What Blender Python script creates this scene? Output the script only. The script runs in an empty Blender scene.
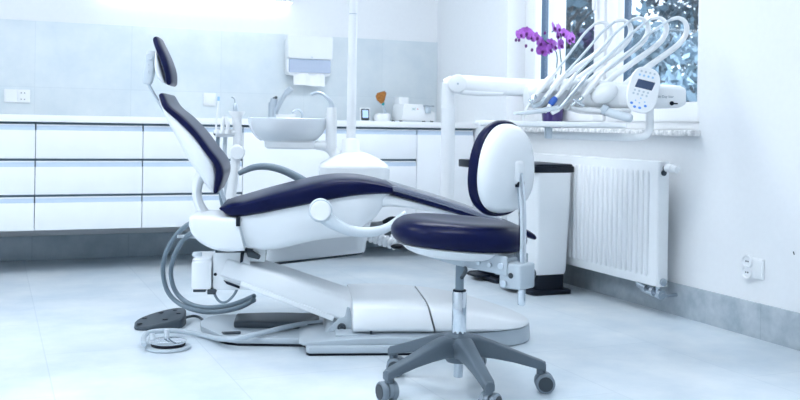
import bpy, bmesh, math, random
from mathutils import Vector, Matrix
random.seed(7)
PI = math.pi
scene = bpy.context.scene
COL = scene.collection

# ------------------------------------------------------------------ materials
def mat(name, col, rough=.45, metal=0., spec=.5, coat=0., emit=None, estr=0., alpha=None, trans=0., noise=None, bump=0., scale=6.):
    m = bpy.data.materials.new(name); m.use_nodes = True
    nt = m.node_tree; b = nt.nodes['Principled BSDF']
    b.inputs['Base Color'].default_value = (*col, 1)
    b.inputs['Roughness'].default_value = rough
    b.inputs['Metallic'].default_value = metal
    b.inputs['Specular IOR Level'].default_value = spec
    b.inputs['Coat Weight'].default_value = coat
    b.inputs['Coat Roughness'].default_value = .12
    b.inputs['Transmission Weight'].default_value = trans
    if emit: b.inputs['Emission Color'].default_value = (*emit, 1); b.inputs['Emission Strength'].default_value = estr
    if alpha is not None: b.inputs['Alpha'].default_value = alpha
    tc = nt.nodes.new('ShaderNodeTexCoord')
    nz = nt.nodes.new('ShaderNodeTexNoise'); nz.inputs['Scale'].default_value = scale; nz.inputs['Detail'].default_value = 6
    nt.links.new(tc.outputs['Object'], nz.inputs['Vector'])
    amt = noise if noise is not None else .02
    rp = nt.nodes.new('ShaderNodeValToRGB')
    rp.color_ramp.elements[0].position = .3; rp.color_ramp.elements[1].position = .7
    rp.color_ramp.elements[0].color = (*[c * (1 - amt) for c in col], 1)
    rp.color_ramp.elements[1].color = (*[min(1, c * (1 + amt)) for c in col], 1)
    nt.links.new(nz.outputs['Fac'], rp.inputs['Fac']); nt.links.new(rp.outputs['Color'], b.inputs['Base Color'])
    if bump:
        bp = nt.nodes.new('ShaderNodeBump'); bp.inputs['Strength'].default_value = bump; bp.inputs['Distance'].default_value = .002
        nt.links.new(nz.outputs['Fac'], bp.inputs['Height']); nt.links.new(bp.outputs['Normal'], b.inputs['Normal'])
    return m

def tile_mat(name, c1, c2, grout, w, h, axes, off=(0, 0), rough=.35, stagger=.5, mortar=.0022, nscale=3.):
    """stone look tile: two noise tones and fine joints; axes picks the two world axes the tiles run along"""
    m = bpy.data.materials.new(name); m.use_nodes = True
    nt = m.node_tree; N = nt.nodes.new; L = nt.links.new; b = nt.nodes['Principled BSDF']
    g = N('ShaderNodeNewGeometry'); s = N('ShaderNodeSeparateXYZ'); L(g.outputs['Position'], s.inputs[0])
    c = N('ShaderNodeCombineXYZ')
    for k in (0, 1):
        a = N('ShaderNodeMath'); a.operation = 'ADD'; a.inputs[1].default_value = off[k]
        L(s.outputs[axes[k]], a.inputs[0]); L(a.outputs[0], c.inputs[k])
    br = N('ShaderNodeTexBrick'); br.inputs['Scale'].default_value = 1; br.inputs['Brick Width'].default_value = w
    br.inputs['Row Height'].default_value = h; br.inputs['Mortar Size'].default_value = mortar; br.inputs['Mortar Smooth'].default_value = .1
    br.offset = stagger; br.offset_frequency = 2; br.squash = 1
    br.inputs['Color1'].default_value = (1, 1, 1, 1); br.inputs['Color2'].default_value = (.95, .95, .95, 1); br.inputs['Mortar'].default_value = (*grout, 1)
    L(c.outputs[0], br.inputs['Vector'])
    n1 = N('ShaderNodeTexNoise'); n1.inputs['Scale'].default_value = nscale; n1.inputs['Detail'].default_value = 9; n1.inputs['Roughness'].default_value = .62
    L(g.outputs['Position'], n1.inputs['Vector'])
    rp = N('ShaderNodeValToRGB'); rp.color_ramp.elements[0].position = .33; rp.color_ramp.elements[1].position = .67
    rp.color_ramp.elements[0].color = (*c1, 1); rp.color_ramp.elements[1].color = (*c2, 1)
    L(n1.outputs['Fac'], rp.inputs['Fac'])
    mx = N('ShaderNodeMix'); mx.data_type = 'RGBA'; mx.blend_type = 'MULTIPLY'; mx.inputs['Factor'].default_value = 1
    L(rp.outputs['Color'], mx.inputs['A']); L(br.outputs['Color'], mx.inputs['B']); L(mx.outputs['Result'], b.inputs['Base Color'])
    b.inputs['Roughness'].default_value = rough
    bp = N('ShaderNodeBump'); bp.inputs['Strength'].default_value = .06; bp.inputs['Distance'].default_value = .002
    L(n1.outputs['Fac'], bp.inputs['Height']); L(bp.outputs['Normal'], b.inputs['Normal'])
    return m

M = {}
M['wall'] = mat('white wall paint', (.86, .885, .91), .7, noise=.01, bump=.05, scale=40)
M['ceiling'] = mat('ceiling paint', (.88, .9, .92), .8)
M['floor'] = tile_mat('grey stone floor tile', (.57, .67, .755), (.77, .83, .875), (.84, .86, .88), 1.18, .59, ('Y', 'X'), (.25, -.20), .3, nscale=2.4)
M['walltile'] = tile_mat('pale stone wall tile', (.68, .765, .82), (.77, .835, .87), (.9, .91, .92), .594, 1.4, ('X', 'Z'), (-.247 + .594 * 4, .3), .3, stagger=0, nscale=5)
M['basetile'] = tile_mat('grey stone skirting tile', (.33, .40, .46), (.53, .59, .635), (.8, .82, .84), 1.19, 1., ('Y', 'X'), (.4, .5), .4, nscale=9)
M['basetile2'] = tile_mat('grey stone skirting tile back', (.40, .49, .56), (.53, .61, .67), (.8, .82, .84), .594, 1., ('X', 'Z'), (-.247 + .594 * 4, .4), .4, stagger=0, nscale=7)
M['white'] = mat('white plastic', (.87, .9, .925), .28, coat=.25)
M['shell'] = mat('white lacquered shell', (.84, .88, .915), .3, coat=.2)
M['front'] = mat('white cabinet front', (.86, .89, .925), .3)
M['carcass'] = mat('cabinet carcass', (.13, .20, .26), .6)  # dark tone puts the shade of the gaps between fronts into the colour
M['alu'] = mat('anodised aluminium', (.56, .67, .80), .4)
M['worktop'] = mat('white worktop', (.9, .92, .94), .35)
M['navy'] = mat('navy vinyl upholstery', (.0045, .0075, .044), .28, coat=.0, spec=.11, noise=.08, bump=.02, scale=60)
M['film'] = mat('clear protective film', (.42, .48, .62), .10, coat=1, alpha=.42)
M['grey'] = mat('light grey plastic', (.50, .58, .65), .4)
M['greyplate'] = mat('grey enamelled base', (.43, .50, .56), .34, coat=.25)
M['stoolgrey'] = mat('stool mechanism grey', (.46, .53, .59), .4)
M['pale'] = mat('pale grey plastic', (.63, .70, .76), .4)
M['base'] = mat('grey nylon', (.10, .135, .17), .45, bump=.03, scale=200)
M['tread'] = mat('grey caster tread', (.20, .25, .30), .5)
M['dark'] = mat('dark grey plastic', (.035, .05, .065), .5)
M['black'] = mat('black plastic', (.004, .008, .018), .4, spec=.25)
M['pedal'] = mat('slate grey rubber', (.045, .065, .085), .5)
M['hose'] = mat('grey hose', (.19, .255, .31), .45)
M['chrome'] = mat('chrome', (.62, .67, .72), .06, metal=1)
M['steel'] = mat('satin steel', (.55, .61, .67), .28, metal=.9)
M['iron'] = mat('galvanised steel', (.50, .55, .60), .22, metal=1)
M['screen'] = mat('lcd screen', (.05, .08, .16), .15, coat=.5)
M['blue'] = mat('blue plastic', (.03, .12, .5), .35)
M['paleblue'] = mat('pale blue print', (.35, .6, .85), .4)
M['greyprint'] = mat('grey print', (.55, .63, .70), .4)
M['bluetint'] = mat('blue translucent plastic', (.55, .66, .88), .15, coat=.4, alpha=.55)
M['paper'] = mat('paper towel', (.9, .92, .94), .9)
M['stone'] = mat('speckled granite', (.75, .78, .8), .3, noise=.35, scale=42)
M['purple'] = mat('purple glazed pot', (.05, .025, .16), .2, coat=.5)
M['petal'] = mat('purple orchid petal', (.46, .13, .62), .6, noise=.25, scale=60)
M['lip'] = mat('dark magenta lip', (.12, .01, .16), .6)
M['stem'] = mat('dark green stem', (.02, .06, .06), .5)
M['leaf'] = mat('orchid leaf', (.02, .09, .09), .35)
M['tan'] = mat('tan brush hair', (.40, .16, .035), .8, noise=.3, scale=80)
M['teal'] = mat('teal plastic', (.0, .38, .42), .4)
M['tree'] = mat('blue green foliage', (.06, .11, .15), .7, noise=.5, scale=2)
M['treepale'] = mat('frosted foliage', (.24, .34, .42), .7, noise=.5, scale=2)
M['bark'] = mat('bark', (.06, .07, .08), .9)
M['grass'] = mat('grass', (.12, .18, .16), .9)
M['lamp'] = mat('lamp diffuser', (1, 1, 1), .5, emit=(.885, .94, 1), estr=11.5)  # glow of the added ceiling panels
M['walllamp'] = mat('wall lamp diffuser', (1, 1, 1), .5, emit=(.88, .95, 1), estr=2.5)
M['winframe'] = mat('white window frame', (.88, .9, .92), .3)
M['windark'] = mat('blue grey outer frame', (.06, .11, .18), .35)
M['ext'] = mat('outside render', (.9, .92, .94), .8)
g = bpy.data.materials.new('window glass'); g.use_nodes = True; nt = g.node_tree
nt.nodes.remove(nt.nodes['Principled BSDF']); out = nt.nodes['Material Output']
tr = nt.nodes.new('ShaderNodeBsdfTransparent'); tr.inputs[0].default_value = (.95, .98, 1, 1)
gl = nt.nodes.new('ShaderNodeBsdfGlossy'); gl.inputs['Roughness'].default_value = .02
ms = nt.nodes.new('ShaderNodeMixShader'); ms.inputs[0].default_value = .05; nt.links.new(tr.outputs[0], ms.inputs[1]); nt.links.new(gl.outputs[0], ms.inputs[2]); nt.links.new(ms.outputs[0], out.inputs[0])
M['glass'] = g

# ------------------------------------------------------------------ geometry helpers
def V(*a): return Vector(a)
def mix(*bms):
    r = bmesh.new()
    for b in bms:
        me = bpy.data.meshes.new('t'); b.to_mesh(me); r.from_mesh(me); bpy.data.meshes.remove(me); b.free()
    return r
def bev(bm, r, seg=2, ang=35):
    if r <= 0: return bm
    es = [e for e in bm.edges if len(e.link_faces) == 2 and e.calc_face_angle(0) > math.radians(ang)]
    if es: bmesh.ops.bevel(bm, geom=es, offset=r, segments=seg, profile=.5, affect='EDGES', clamp_overlap=True)
    return bm
def box(x0, x1, y0, y1, z0, z1, r=.004, seg=2, rot=None):
    bm = bmesh.new(); bmesh.ops.create_cube(bm, size=1)
    for v in bm.verts: v.co = V(v.co.x * (x1 - x0), v.co.y * (y1 - y0), v.co.z * (z1 - z0))
    bev(bm, r, seg)
    if rot is not None: bm.transform(rot.to_4x4())
    bm.transform(Matrix.Translation(((x0 + x1) / 2, (y0 + y1) / 2, (z0 + z1) / 2)))
    return bm
def loft(rings, cap=True, closed=False):
    bm = bmesh.new(); vs = [[bm.verts.new(p) for p in r] for r in rings]; n = len(rings[0]); m = len(vs)
    for i in range(m if closed else m - 1):
        a, b = vs[i], vs[(i + 1) % m]
        for k in range(n): bm.faces.new((a[k], a[(k + 1) % n], b[(k + 1) % n], b[k]))
    if cap and not closed: bm.faces.new(list(reversed(vs[0]))); bm.faces.new(vs[-1])
    bmesh.ops.recalc_face_normals(bm, faces=bm.faces)
    return bm
def sp(v, e): return math.copysign(abs(v) ** e, v)
def ring(c, U, W, n=2., res=24):
    return [c + U * sp(math.cos(2 * PI * k / res), 2 / n) + W * sp(math.sin(2 * PI * k / res), 2 / n) for k in range(res)]
def crom(P, sub):
    if len(P) < 3 or sub < 2: return P
    o = []
    for i in range(len(P) - 1):
        a, b, c, d = P[max(i - 1, 0)], P[i], P[i + 1], P[min(i + 2, len(P) - 1)]
        for s in range(sub):
            t = s / sub
            o.append(tuple(.5 * (2 * b[k] + (c[k] - a[k]) * t + (2 * a[k] - 5 * b[k] + 4 * c[k] - d[k]) * t * t + (3 * b[k] - a[k] - 3 * c[k] + d[k]) * t ** 3) for k in range(len(b))))
    o.append(tuple(P[-1])); return o
def tube(pts, r=.01, n=12, sub=5, sx=1., caps=True):
    """sweep along points (x,y,z[,r]); sx flattens the section"""
    P = [tuple(p) if len(p) == 4 else (*p, r) for p in pts]; P = crom(P, sub)
    C = [Vector(p[:3]) for p in P]; R = [p[3] for p in P]; rings = []; up = None
    for i, c in enumerate(C):
        t = (C[min(i + 1, len(C) - 1)] - C[max(i - 1, 0)]).normalized()
        if up is None:
            up = V(0, 0, 1) if abs(t.z) < .9 else V(0, 1, 0)
        u = (up - t * up.dot(t)).normalized(); w = t.cross(u); up = u
        rings.append([c + u * math.cos(2 * PI * k / n) * R[i] + w * math.sin(2 * PI * k / n) * R[i] * sx for k in range(n)])
    if caps:
        for e, j, s in ((0, 0, -1), (-1, -1, 1)):
            t = (C[1] - C[0]).normalized() if e == 0 else (C[-1] - C[-2]).normalized()
            rr = R[e]; extra = []
            for q in (.35, .75):
                extra.append([C[e] + (p - C[e]) * math.sqrt(1 - q * q) + t * s * rr * .5 * q for p in rings[e]])
            if e == 0: rings = [extra[1], extra[0]] + rings
            else: rings = rings + extra
    return loft(rings)
def lathe(prof, c=(0, 0, 0), n=32, axis=None, close=True):
    """profile of (radius, height) turned about z (or about axis)"""
    c = Vector(c); rings = []
    for r, z in prof: rings.append([V(max(r, 1e-4) * math.cos(2 * PI * k / n), max(r, 1e-4) * math.sin(2 * PI * k / n), z) for k in range(n)])
    bm = loft(rings, cap=close)
    if axis is not None: bm.transform(V(0, 0, 1).rotation_difference(Vector(axis).normalized()).to_matrix().to_4x4())
    bm.transform(Matrix.Translation(c)); return bm
def cyl(p0, p1, r, r1=None, n=20, b=.0015):
    p0, p1 = Vector(p0), Vector(p1); L = (p1 - p0).length; r1 = r if r1 is None else r1
    b = min(b, r * .4, L * .3)
    return lathe([(r - b, 0), (r, b), (r1, L - b), (r1 - b, L)], p0, n, p1 - p0)
def prism(poly, z0, z1, r=.004, seg=2, frame=None):
    """polygon in xy extruded in z; frame maps it elsewhere"""
    bm = loft([[V(x, y, z0) for x, y in poly], [V(x, y, z1) for x, y in poly]]); bev(bm, r, seg, 30)
    if frame is not None: bm.transform(frame)
    return bm
XZ = Matrix(((1, 0, 0, 0), (0, 0, 1, 0), (0, 1, 0, 0), (0, 0, 0, 1)))     # prism polygon in x,z, extruded along y
def slab(secs, n=4., res=32, r0=.01, r1=.01, sub=3, yc=0., taper=0.):
    """cushion / shell: each section ((xt,zt),(xb,zb),half width); taper narrows the lower side"""
    S = crom([(a[0], a[1], b[0], b[1], w) for (a, b, w) in secs], sub); out = []
    for (xt, zt, xb, zb, w) in S:
        out.append((V((xt + xb) / 2, yc, (zt + zb) / 2), V((xt - xb) / 2, 0, (zt - zb) / 2), w))
    def mk(c, hv, w):
        r = []
        for k in range(res):
            cs, sn = math.cos(2 * PI * k / res), math.sin(2 * PI * k / res)
            f = 1 - taper * (1 - sp(sn, 2 / n)) / 2
            r.append(c + V(0, w * f, 0) * sp(cs, 2 / n) + hv * sp(sn, 2 / n))
        return r
    rings = [mk(*s) for s in out]
    def ends(i, j, rr):
        c, hv, w = out[i]; d = (c - out[j][0]).normalized(); o = []
        for t in (30, 60, 85):
            t = math.radians(t); k = rr * (1 - math.cos(t)); h = hv.length
            o.append(mk(c + d * rr * math.sin(t), hv * max(.05, (h - k) / h), w - k))
        return o
    if r0 > 0: rings = list(reversed(ends(0, 1, r0))) + rings
    if r1 > 0: rings = rings + ends(-1, -2, r1)
    return loft(rings)
def stack(secs, n=4., res=36, sub=2):
    """body of horizontal superellipse sections (z,x0,x1,y0,y1)"""
    S = crom(secs, sub)
    return loft([ring(V((a + b) / 2, (c + d) / 2, z), V((b - a) / 2, 0, 0), V(0, (d - c) / 2, 0), n, res) for z, a, b, c, d in S])
def blob(c, rx, ry, rz, rot=None, nu=20, nv=12, n=2.):
    rings = []
    for i in range(1, nv):
        t = -PI / 2 + PI * i / nv
        rings.append([V(rx * sp(math.cos(t), 2 / n) * sp(math.cos(2 * PI * k / nu), 2 / n), ry * sp(math.cos(t), 2 / n) * sp(math.sin(2 * PI * k / nu), 2 / n), rz * sp(math.sin(t), 2 / n)) for k in range(nu)])
    bm = loft(rings)
    if rot is not None: bm.transform(rot.to_4x4())
    bm.transform(Matrix.Translation(Vector(c))); return bm
def Rx(a): return Matrix.Rotation(math.radians(a), 4, 'X')
def Ry(a): return Matrix.Rotation(math.radians(a), 4, 'Y')
def Rz(a): return Matrix.Rotation(math.radians(a), 4, 'Z')
def T(x, y, z=0): return Matrix.Translation((x, y, z))

# ------------------------------------------------------------------ object helpers
WORLD = Matrix.Identity(4)
ROOT = {}
def link(name, bm, m, sharp=38):
    for e in bm.edges:
        e.smooth = not (len(e.link_faces) == 2 and e.calc_face_angle(0) > math.radians(sharp))
    for f in bm.faces: f.smooth = True
    me = bpy.data.meshes.new(name); bm.to_mesh(me); bm.free()
    if m is not None: me.materials.append(M[m] if isinstance(m, str) else m)
    o = bpy.data.objects.new(name, me); COL.objects.link(o); return o
def thing(name, label, cat, F, group=None):
    """Empty at the thing's base, standing in frame F (a world matrix)"""
    o = bpy.data.objects.new(name, None); COL.objects.link(o); o.matrix_world = F; o.empty_display_size = .05
    o['label'] = label; o['category'] = cat
    if group: o['group'] = group
    ROOT[o.name] = F; return o
def part(name, bm, m, parent, frame=None, label=None, kind=None):
    """one mesh under a thing (or under a part); its shape is given in frame, default the thing's own frame"""
    root = parent
    while root.parent: root = root.parent
    if frame is not None: bm.transform(ROOT[root.name].inverted() @ frame)
    o = link(name, bm, m); o.parent = parent
    if label: o['label'] = label
    if kind: o['kind'] = kind
    return o
def single(name, bm, m, F, label, cat, group=None, frame=None):
    if frame is not None: bm.transform(F.inverted() @ frame)
    o = link(name, bm, m); o.matrix_world = F; ROOT[o.name] = F
    o['label'] = label; o['category'] = cat
    if group: o['group'] = group
    return o
def struct(name, bm, m, parent=None):
    o = link(name, bm, m); o['kind'] = 'structure'; ROOT[o.name] = WORLD
    if parent: o.parent = parent
    return o
def text_bm(s, size, depth=.0004):
    c = bpy.data.curves.new('t', 'FONT'); c.body = s; c.size = size; c.extrude = depth; c.align_x = 'CENTER'; c.align_y = 'CENTER'; c.resolution_u = 2
    o = bpy.data.objects.new('t', c); COL.objects.link(o); bpy.context.view_layer.update()
    me = bpy.data.meshes.new_from_object(o.evaluated_get(bpy.context.evaluated_depsgraph_get()))
    bm = bmesh.new(); bm.from_mesh(me); bpy.data.objects.remove(o); bpy.data.curves.remove(c); bpy.data.meshes.remove(me); return bm

YAW = .4037
CAM = Rz(-math.degrees(YAW))                    # x to the camera's right, y away from it, z up: the stool and the delivery head stand square to it
CH = T(1.35, 3.80) @ Rz(-17)                    # dental chair: x towards the foot end, y away from the camera
XW, YW, HT = 3.07, 6.50, 2.75
X0, Y0 = -2.9, -1.6

# ------------------------------------------------------------------ room shell
struct('floor', box(X0, XW, Y0, YW, -.1, 0, 0), 'floor')
struct('ceiling', box(X0, XW, Y0, YW, HT, HT + .1, 0), 'ceiling')
struct('wall_back', box(X0 - .1, XW + .42, YW, YW + .2, -.1, HT + .1, 0), 'wall')
struct('wall_left', box(X0 - .1, X0, Y0, YW, -.1, HT + .1, 0), 'wall')
struct('wall_front', box(X0 - .1, XW + .42, Y0 - .1, Y0, -.1, HT + .1, 0), 'wall')
WY0, WY1, WZ0, WZ1 = 3.594, 5.435, .872, 2.35
struct('wall_right', mix(box(XW, XW + .42, Y0, WY0, -.1, HT + .1, 0), box(XW, XW + .42, WY1, YW, -.1, HT + .1, 0),
       box(XW, XW + .42, WY0, WY1, -.1, WZ0, 0), box(XW, XW + .42, WY0, WY1, WZ1, HT + .1, 0)), 'wall')
struct('baseboard_right', box(XW - .012, XW, Y0, YW - .012, 0, .153, .001), 'basetile')
struct('baseboard_back', box(X0, XW, YW - .012, YW, 0, .153, .001), 'basetile2')
struct('trim_1', box(X0, XW - .001, YW - .01, YW, .86, 1.521, .001), 'walltile')
# window: outer frame, two sashes, panes
wy0, wy1, wz0, wz1 = WY0 + .002, WY1 - .002, .897, WZ1 - .002
def frame_bm(a, b, z0, z1, w, x0, x1, wb=None):
    wb = wb or w
    return mix(box(x0, x1, a, a + w, z0, z1, .004), box(x0, x1, b - w, b, z0, z1, .004), box(x0, x1, a + w - .003, b - w + .003, z0, z0 + wb, .004), box(x0, x1, a + w - .003, b - w + .003, z1 - w, z1, .004))
win = struct('window_1', mix(frame_bm(wy0, wy1, wz0, wz1, .07, 3.20, 3.30, .045), box(3.205, 3.30, 4.505, 4.535, wz0 + .04, wz1 - .06, .002)), 'winframe')
for (a, b) in ((4.535, wy1 - .055), (wy0 + .055, 4.505)):
    sash = struct('sash_frame', frame_bm(a, b, wz0 + .042, wz1 - .055, .098, 3.185, 3.232), 'winframe', win)
    struct('outer_frame', frame_bm(a, b, wz0 + .043, wz1 - .056, .095, 3.2325, 3.285), 'windark', sash)
    if a > 4.5:
        hnd = struct('window_handle', mix(box(3.168, 3.186, a + .035, a + .065, 1.68, 1.75, .004), tube([(3.172, a + .05, 1.70), (3.150, a + .05, 1.70), (3.148, a + .05, 1.66), (3.150, a + .05, 1.575)], .011)), 'winframe', sash)
    struct('pane', box(3.246, 3.250, a + .09, b - .09, wz0 + .13, wz1 - .145, 0), 'glass', sash)
struct('trim_2', mix(box(3.302, 3.495, WY1 - .03, WY1 - .001, wz0, wz1, .002), box(3.302, 3.495, WY0 + .001, WY0 + .03, wz0, wz1, .002), box(3.302, 3.52, WY0, WY1, .873, .90, .002)), 'ext')
struct('window_sill', box(3.022, 3.198, WY0 - .012, WY1 + .012, .868, .896, .005), 'stone')

# ------------------------------------------------------------------ wall hung cabinets
FY = 5.857
ZR = [.257, .4625, .670, .881]
cabs = [(-.97, -.37, 'd', 'white wall hung drawer cabinet reaching out of the left edge of the photo'),
        (-.37, .233, 'd', 'white drawer cabinet under the double wall socket at far left'),
        (.233, .834, 'd', 'white three drawer cabinet second in the row, left of the chair backrest'),
        (.834, 1.442, 'd', 'white three drawer cabinet right behind the chair backrest'),
        (1.442, 2.029, 's', 'white cabinet with plain door under the tap, behind the spittoon'),
        (2.029, 2.629, 'd', 'white drawer cabinet behind the lamp pole, below the small handheld timer'),
        (2.629, 3.058, 's', 'narrow white door cabinet at the corner, end of the row')]
for (a, b, k, lab) in cabs:
    t = thing('wall_cabinet', lab, 'cabinet', T((a + b) / 2, FY, .257), 'wall hung cabinets along the back wall')
    part('body', box(a + .002, b - .002, FY + .022, 6.497, .2575, .8805, .002), 'carcass', t, WORLD)
    rows = [(ZR[i], ZR[i + 1]) for i in range(3)] if k == 'd' else [(ZR[0], ZR[3])]
    for (z0, z1) in rows:
        d = part('drawer' if k == 'd' else 'door', box(a + .0018, b - .0018, FY, FY + .02, z0 + .001, z1 - .047, .0015), 'front', t, WORLD)
        part('grip_strip', box(a + .004, b - .004, FY + .005, FY + .021, z1 - .0472, z1 - .0205, .001), 'alu', d, WORLD, 'blue grey recessed grip strip')
        part('grip_lip', box(a + .004, b - .004, FY + .002, FY + .021, z1 - .0205, z1 - .0135, .001), 'front', d, WORLD)  # thin white strip drawn in as the highlight line above the grip
single('worktop', box(-1.0, XW - .002, 5.838, 6.489, .8815, .921, .003), 'worktop', T(1.3, 5.85, .88), 'long white worktop running over the row of cabinets', 'worktop', frame=WORLD)

# things on the back wall
t = thing('wall_socket', 'white double power socket on the grey wall tiles at far left', 'socket', T(.145, 6.49, 1.04))
part('cover_plate', box(.068, .222, 6.476, 6.49, .998, 1.082, .005), 'white', t, WORLD)
part('blank_module', box(.074, .143, 6.4735, 6.478, 1.003, 1.077, .003), 'white', t, WORLD)
o = part('socket_insert', box(.148, .217, 6.4735, 6.478, 1.003, 1.077, .003), 'white', t, WORLD)
for dz in (-.02, .02):
    for dx in (-.010, .010):
        part('pin_hole', cyl((.178 + dx, 6.4738, 1.04 + dz), (.178 + dx, 6.4725, 1.04 + dz), .0035), 'dark', o, WORLD)
t = thing('light_switch', 'square white switch on wall tiles right of the chair backrest', 'switch', T(1.36, 6.49, 1.05))
part('cover_plate', box(1.317, 1.401, 6.478, 6.49, 1.006, 1.093, .005), 'white', t, WORLD)
part('rocker', box(1.328, 1.390, 6.473, 6.48, 1.017, 1.082, .004), 'white', t, WORLD)
t = thing('towel_dispenser', 'white paper towel dispenser with blue window hanging on back wall', 'dispenser', T(2.05, 6.49, 1.36))
ax0, ax1, ay = 1.88, 2.203, 6.40
def rrect(x0, x1, z0, z1, r, n=5):
    p = []
    for cx, cz, a in ((x1 - r, z0 + r, -90), (x1 - r, z1 - r, 0), (x0 + r, z1 - r, 90), (x0 + r, z0 + r, 180)):
        for k in range(n + 1):
            q = math.radians(a + 90 * k / n); p.append((cx + r * math.cos(q), cz + r * math.sin(q)))
    return p
part('back_shell', prism(rrect(ax0, ax1, 1.232, 1.50, .03), ay + .012, 6.489, .004, 2, XZ), 'white', t, WORLD)
part('cover', prism(rrect(ax0 - .003, ax1 + .003, 1.347, 1.513, .02), ay - .016, 6.45, .008, 3, XZ), 'white', t, WORLD)
part('window', prism(rrect(ax0 + .012, ax1 - .008, 1.252, 1.348, .008), ay - .002, ay + .02, .002, 2, XZ), 'bluetint', t, WORLD, 'blue translucent window')
part('lock', cyl((2.05, ay - .015, 1.36), (2.05, ay - .018, 1.36), .005), 'grey', t, WORLD)
# the towel hanging out
rings = []
for i in range(13):
    x = 1.925 + .232 * i / 12
    zb = 1.163 + .004 * math.sin(i * .6) - (.006 if i > 10 else 0)
    yy = ay + .014 + .006 * math.sin(i * 1.1)
    rings.append([V(x, yy + .012, 1.30), V(x, yy - .010 * math.sin(i * .5), 1.235), V(x, yy - .012, zb), V(x, yy - .009, zb), V(x, yy - .004, 1.235), V(x, yy + .017, 1.30)])
single('paper_towel', loft(rings), 'paper', T(2.04, 6.41, 1.16), 'white paper towel hanging out of the towel dispenser', 'paper towel', frame=WORLD)
t = thing('wall_light', 'long white wall lamp glowing at top edge above the wall tiles', 'lamp', T(1.3, 6.499, 1.74))
part('housing', box(.62, 1.925, 6.42, 6.499, 1.738, 1.80, .006), 'white', t, WORLD)
part('diffuser', box(.635, 1.912, 6.428, 6.494, 1.730, 1.7385, .002), 'walllamp', t, WORLD)

# things on the worktop
t = thing('sink_tap', 'chrome lever tap standing on the worktop behind the spittoon', 'tap', T(1.765, 6.30, .91))
part('spout_base', mix(cyl((1.75, 6.3, .91), (1.75, 6.3, 1.025), .028), cyl((1.755, 6.3, 1.022), (1.76, 6.3, 1.05), .024)), 'steel', t, WORLD)
part('spout', tube([(1.768, 6.29, .955, .018), (1.80, 6.26, 1.04, .015), (1.835, 6.23, 1.105, .016)], sub=4), 'steel', t, WORLD)
part('spray_head', cyl((1.827, 6.237, 1.09), (1.853, 6.22, 1.122), .021), 'steel', t, WORLD)
part('lever', mix(tube([(1.755, 6.3, 1.045, .013), (1.775, 6.29, 1.062, .009)], sub=2)), 'dark', t, WORLD)
t = thing('soap_dish', 'low white dish on the worktop under the chrome tap', 'dish', T(1.78, 6.2, .91))
part('bowl', lathe([(.05, .0), (.062, .012), (.068, .034), (.064, .034), (.058, .014), (.0, .01)], (1.79, 6.12, .9105)), 'white', t, WORLD)
t = thing('timer', 'small dark handheld timer with lit blue screen standing on the worktop', 'timer', T(2.422, 6.3, .91) @ Rz(-6))
part('case', box(-.031, .031, -.008, .008, .004, .088, .008, 3, Rx(-8)), 'dark', t)
part('rim', box(-.038, .038, -.002, .009, .0, .094, .010, 3, Rx(-8)), 'white', t)
part('screen', box(-.021, .021, -.0105, -.006, .022, .078, .003, 2, Rx(-8)), mat('timer lcd', (.45, .62, .85), .2, emit=(.45, .62, .9), estr=.35), t)
t = thing('brush_holder', 'low white holder on the worktop with a tan fan brush', 'holder', T(2.55, 6.3, .91))
part('tub', stack([(.0, -.055, .055, -.04, .04), (.03, -.058, .06, -.042, .042), (.052, -.045, .06, -.036, .036), (.056, -.03, .055, -.03, .03)], 3), 'white', t)
t = thing('fan_brush', 'tan fan shaped brush with grey handle leaning in white holder', 'brush', T(2.575, 6.285, .955) @ Ry(-17))
part('handle', mix(cyl((0, 0, -.03), (0, 0, .075), .011, .008)), 'grey', t)
part('ferrule', cyl((0, 0, .074), (0, 0, .092), .010, .012), 'teal', t)
part('bristles', loft([ring(V(-.004, 0, .088), V(.012, 0, 0), V(0, .01, 0)), ring(V(-.004, 0, .12), V(.034, 0, 0), V(0, .012, 0)), ring(V(.004, 0, .15), V(.043, 0, 0), V(0, .012, 0)), ring(V(.008, 0, .168), V(.030, 0, 0), V(0, .008, 0))]), 'tan', t)
t = thing('counter_device', 'white box shaped machine with feet on the worktop in the corner', 'device', T(2.80, 6.2, .91))
dvx0, dvx1 = 2.645, 2.890
part('housing', prism([(dvx0, .918), (dvx1 + .012, .918), (dvx1 + .012, .975), (dvx1 - .09, 1.035), (dvx0 + .012, 1.035)], 6.16, 6.36, .005, 2, XZ), 'white', t, WORLD)
for x in (2.65, 2.89):
    for yf in (6.19, 6.33): part('foot', cyl((x, yf, .9102), (x, yf, .919), .012), 'dark', t, WORLD)
part('lid_block', box(2.662, 2.735, 6.25, 6.35, 1.034, 1.085, .004), 'white', t, WORLD)
part('green_print', mix(text_bm('N2', .022)), mat('green print', (.05, .3, .25), .5), t, T(2.735, 6.1594, 1.0) @ Rx(90))
part('red_lamp', cyl((2.765, 6.161, 1.0), (2.765, 6.158, 1.0), .004), mat('red print', (.75, .15, .12), .4), t, WORLD)
part('jar', lathe([(.0, 0), (.02, 0), (.021, .03), (.017, .045), (.0, .045)], (2.838, 6.145, .972)), 'grey', t, WORLD, 'grey metal jar on the front')
part('jar_clip', box(2.805, 2.88, 6.13, 6.168, 1.018, 1.028, .002), 'iron', t, WORLD)

for n_ in ('sink_tap', 'soap_dish', 'timer', 'brush_holder', 'fan_brush', 'counter_device'): bpy.data.objects[n_].location.z += .0112      # they stand on the worktop
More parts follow.
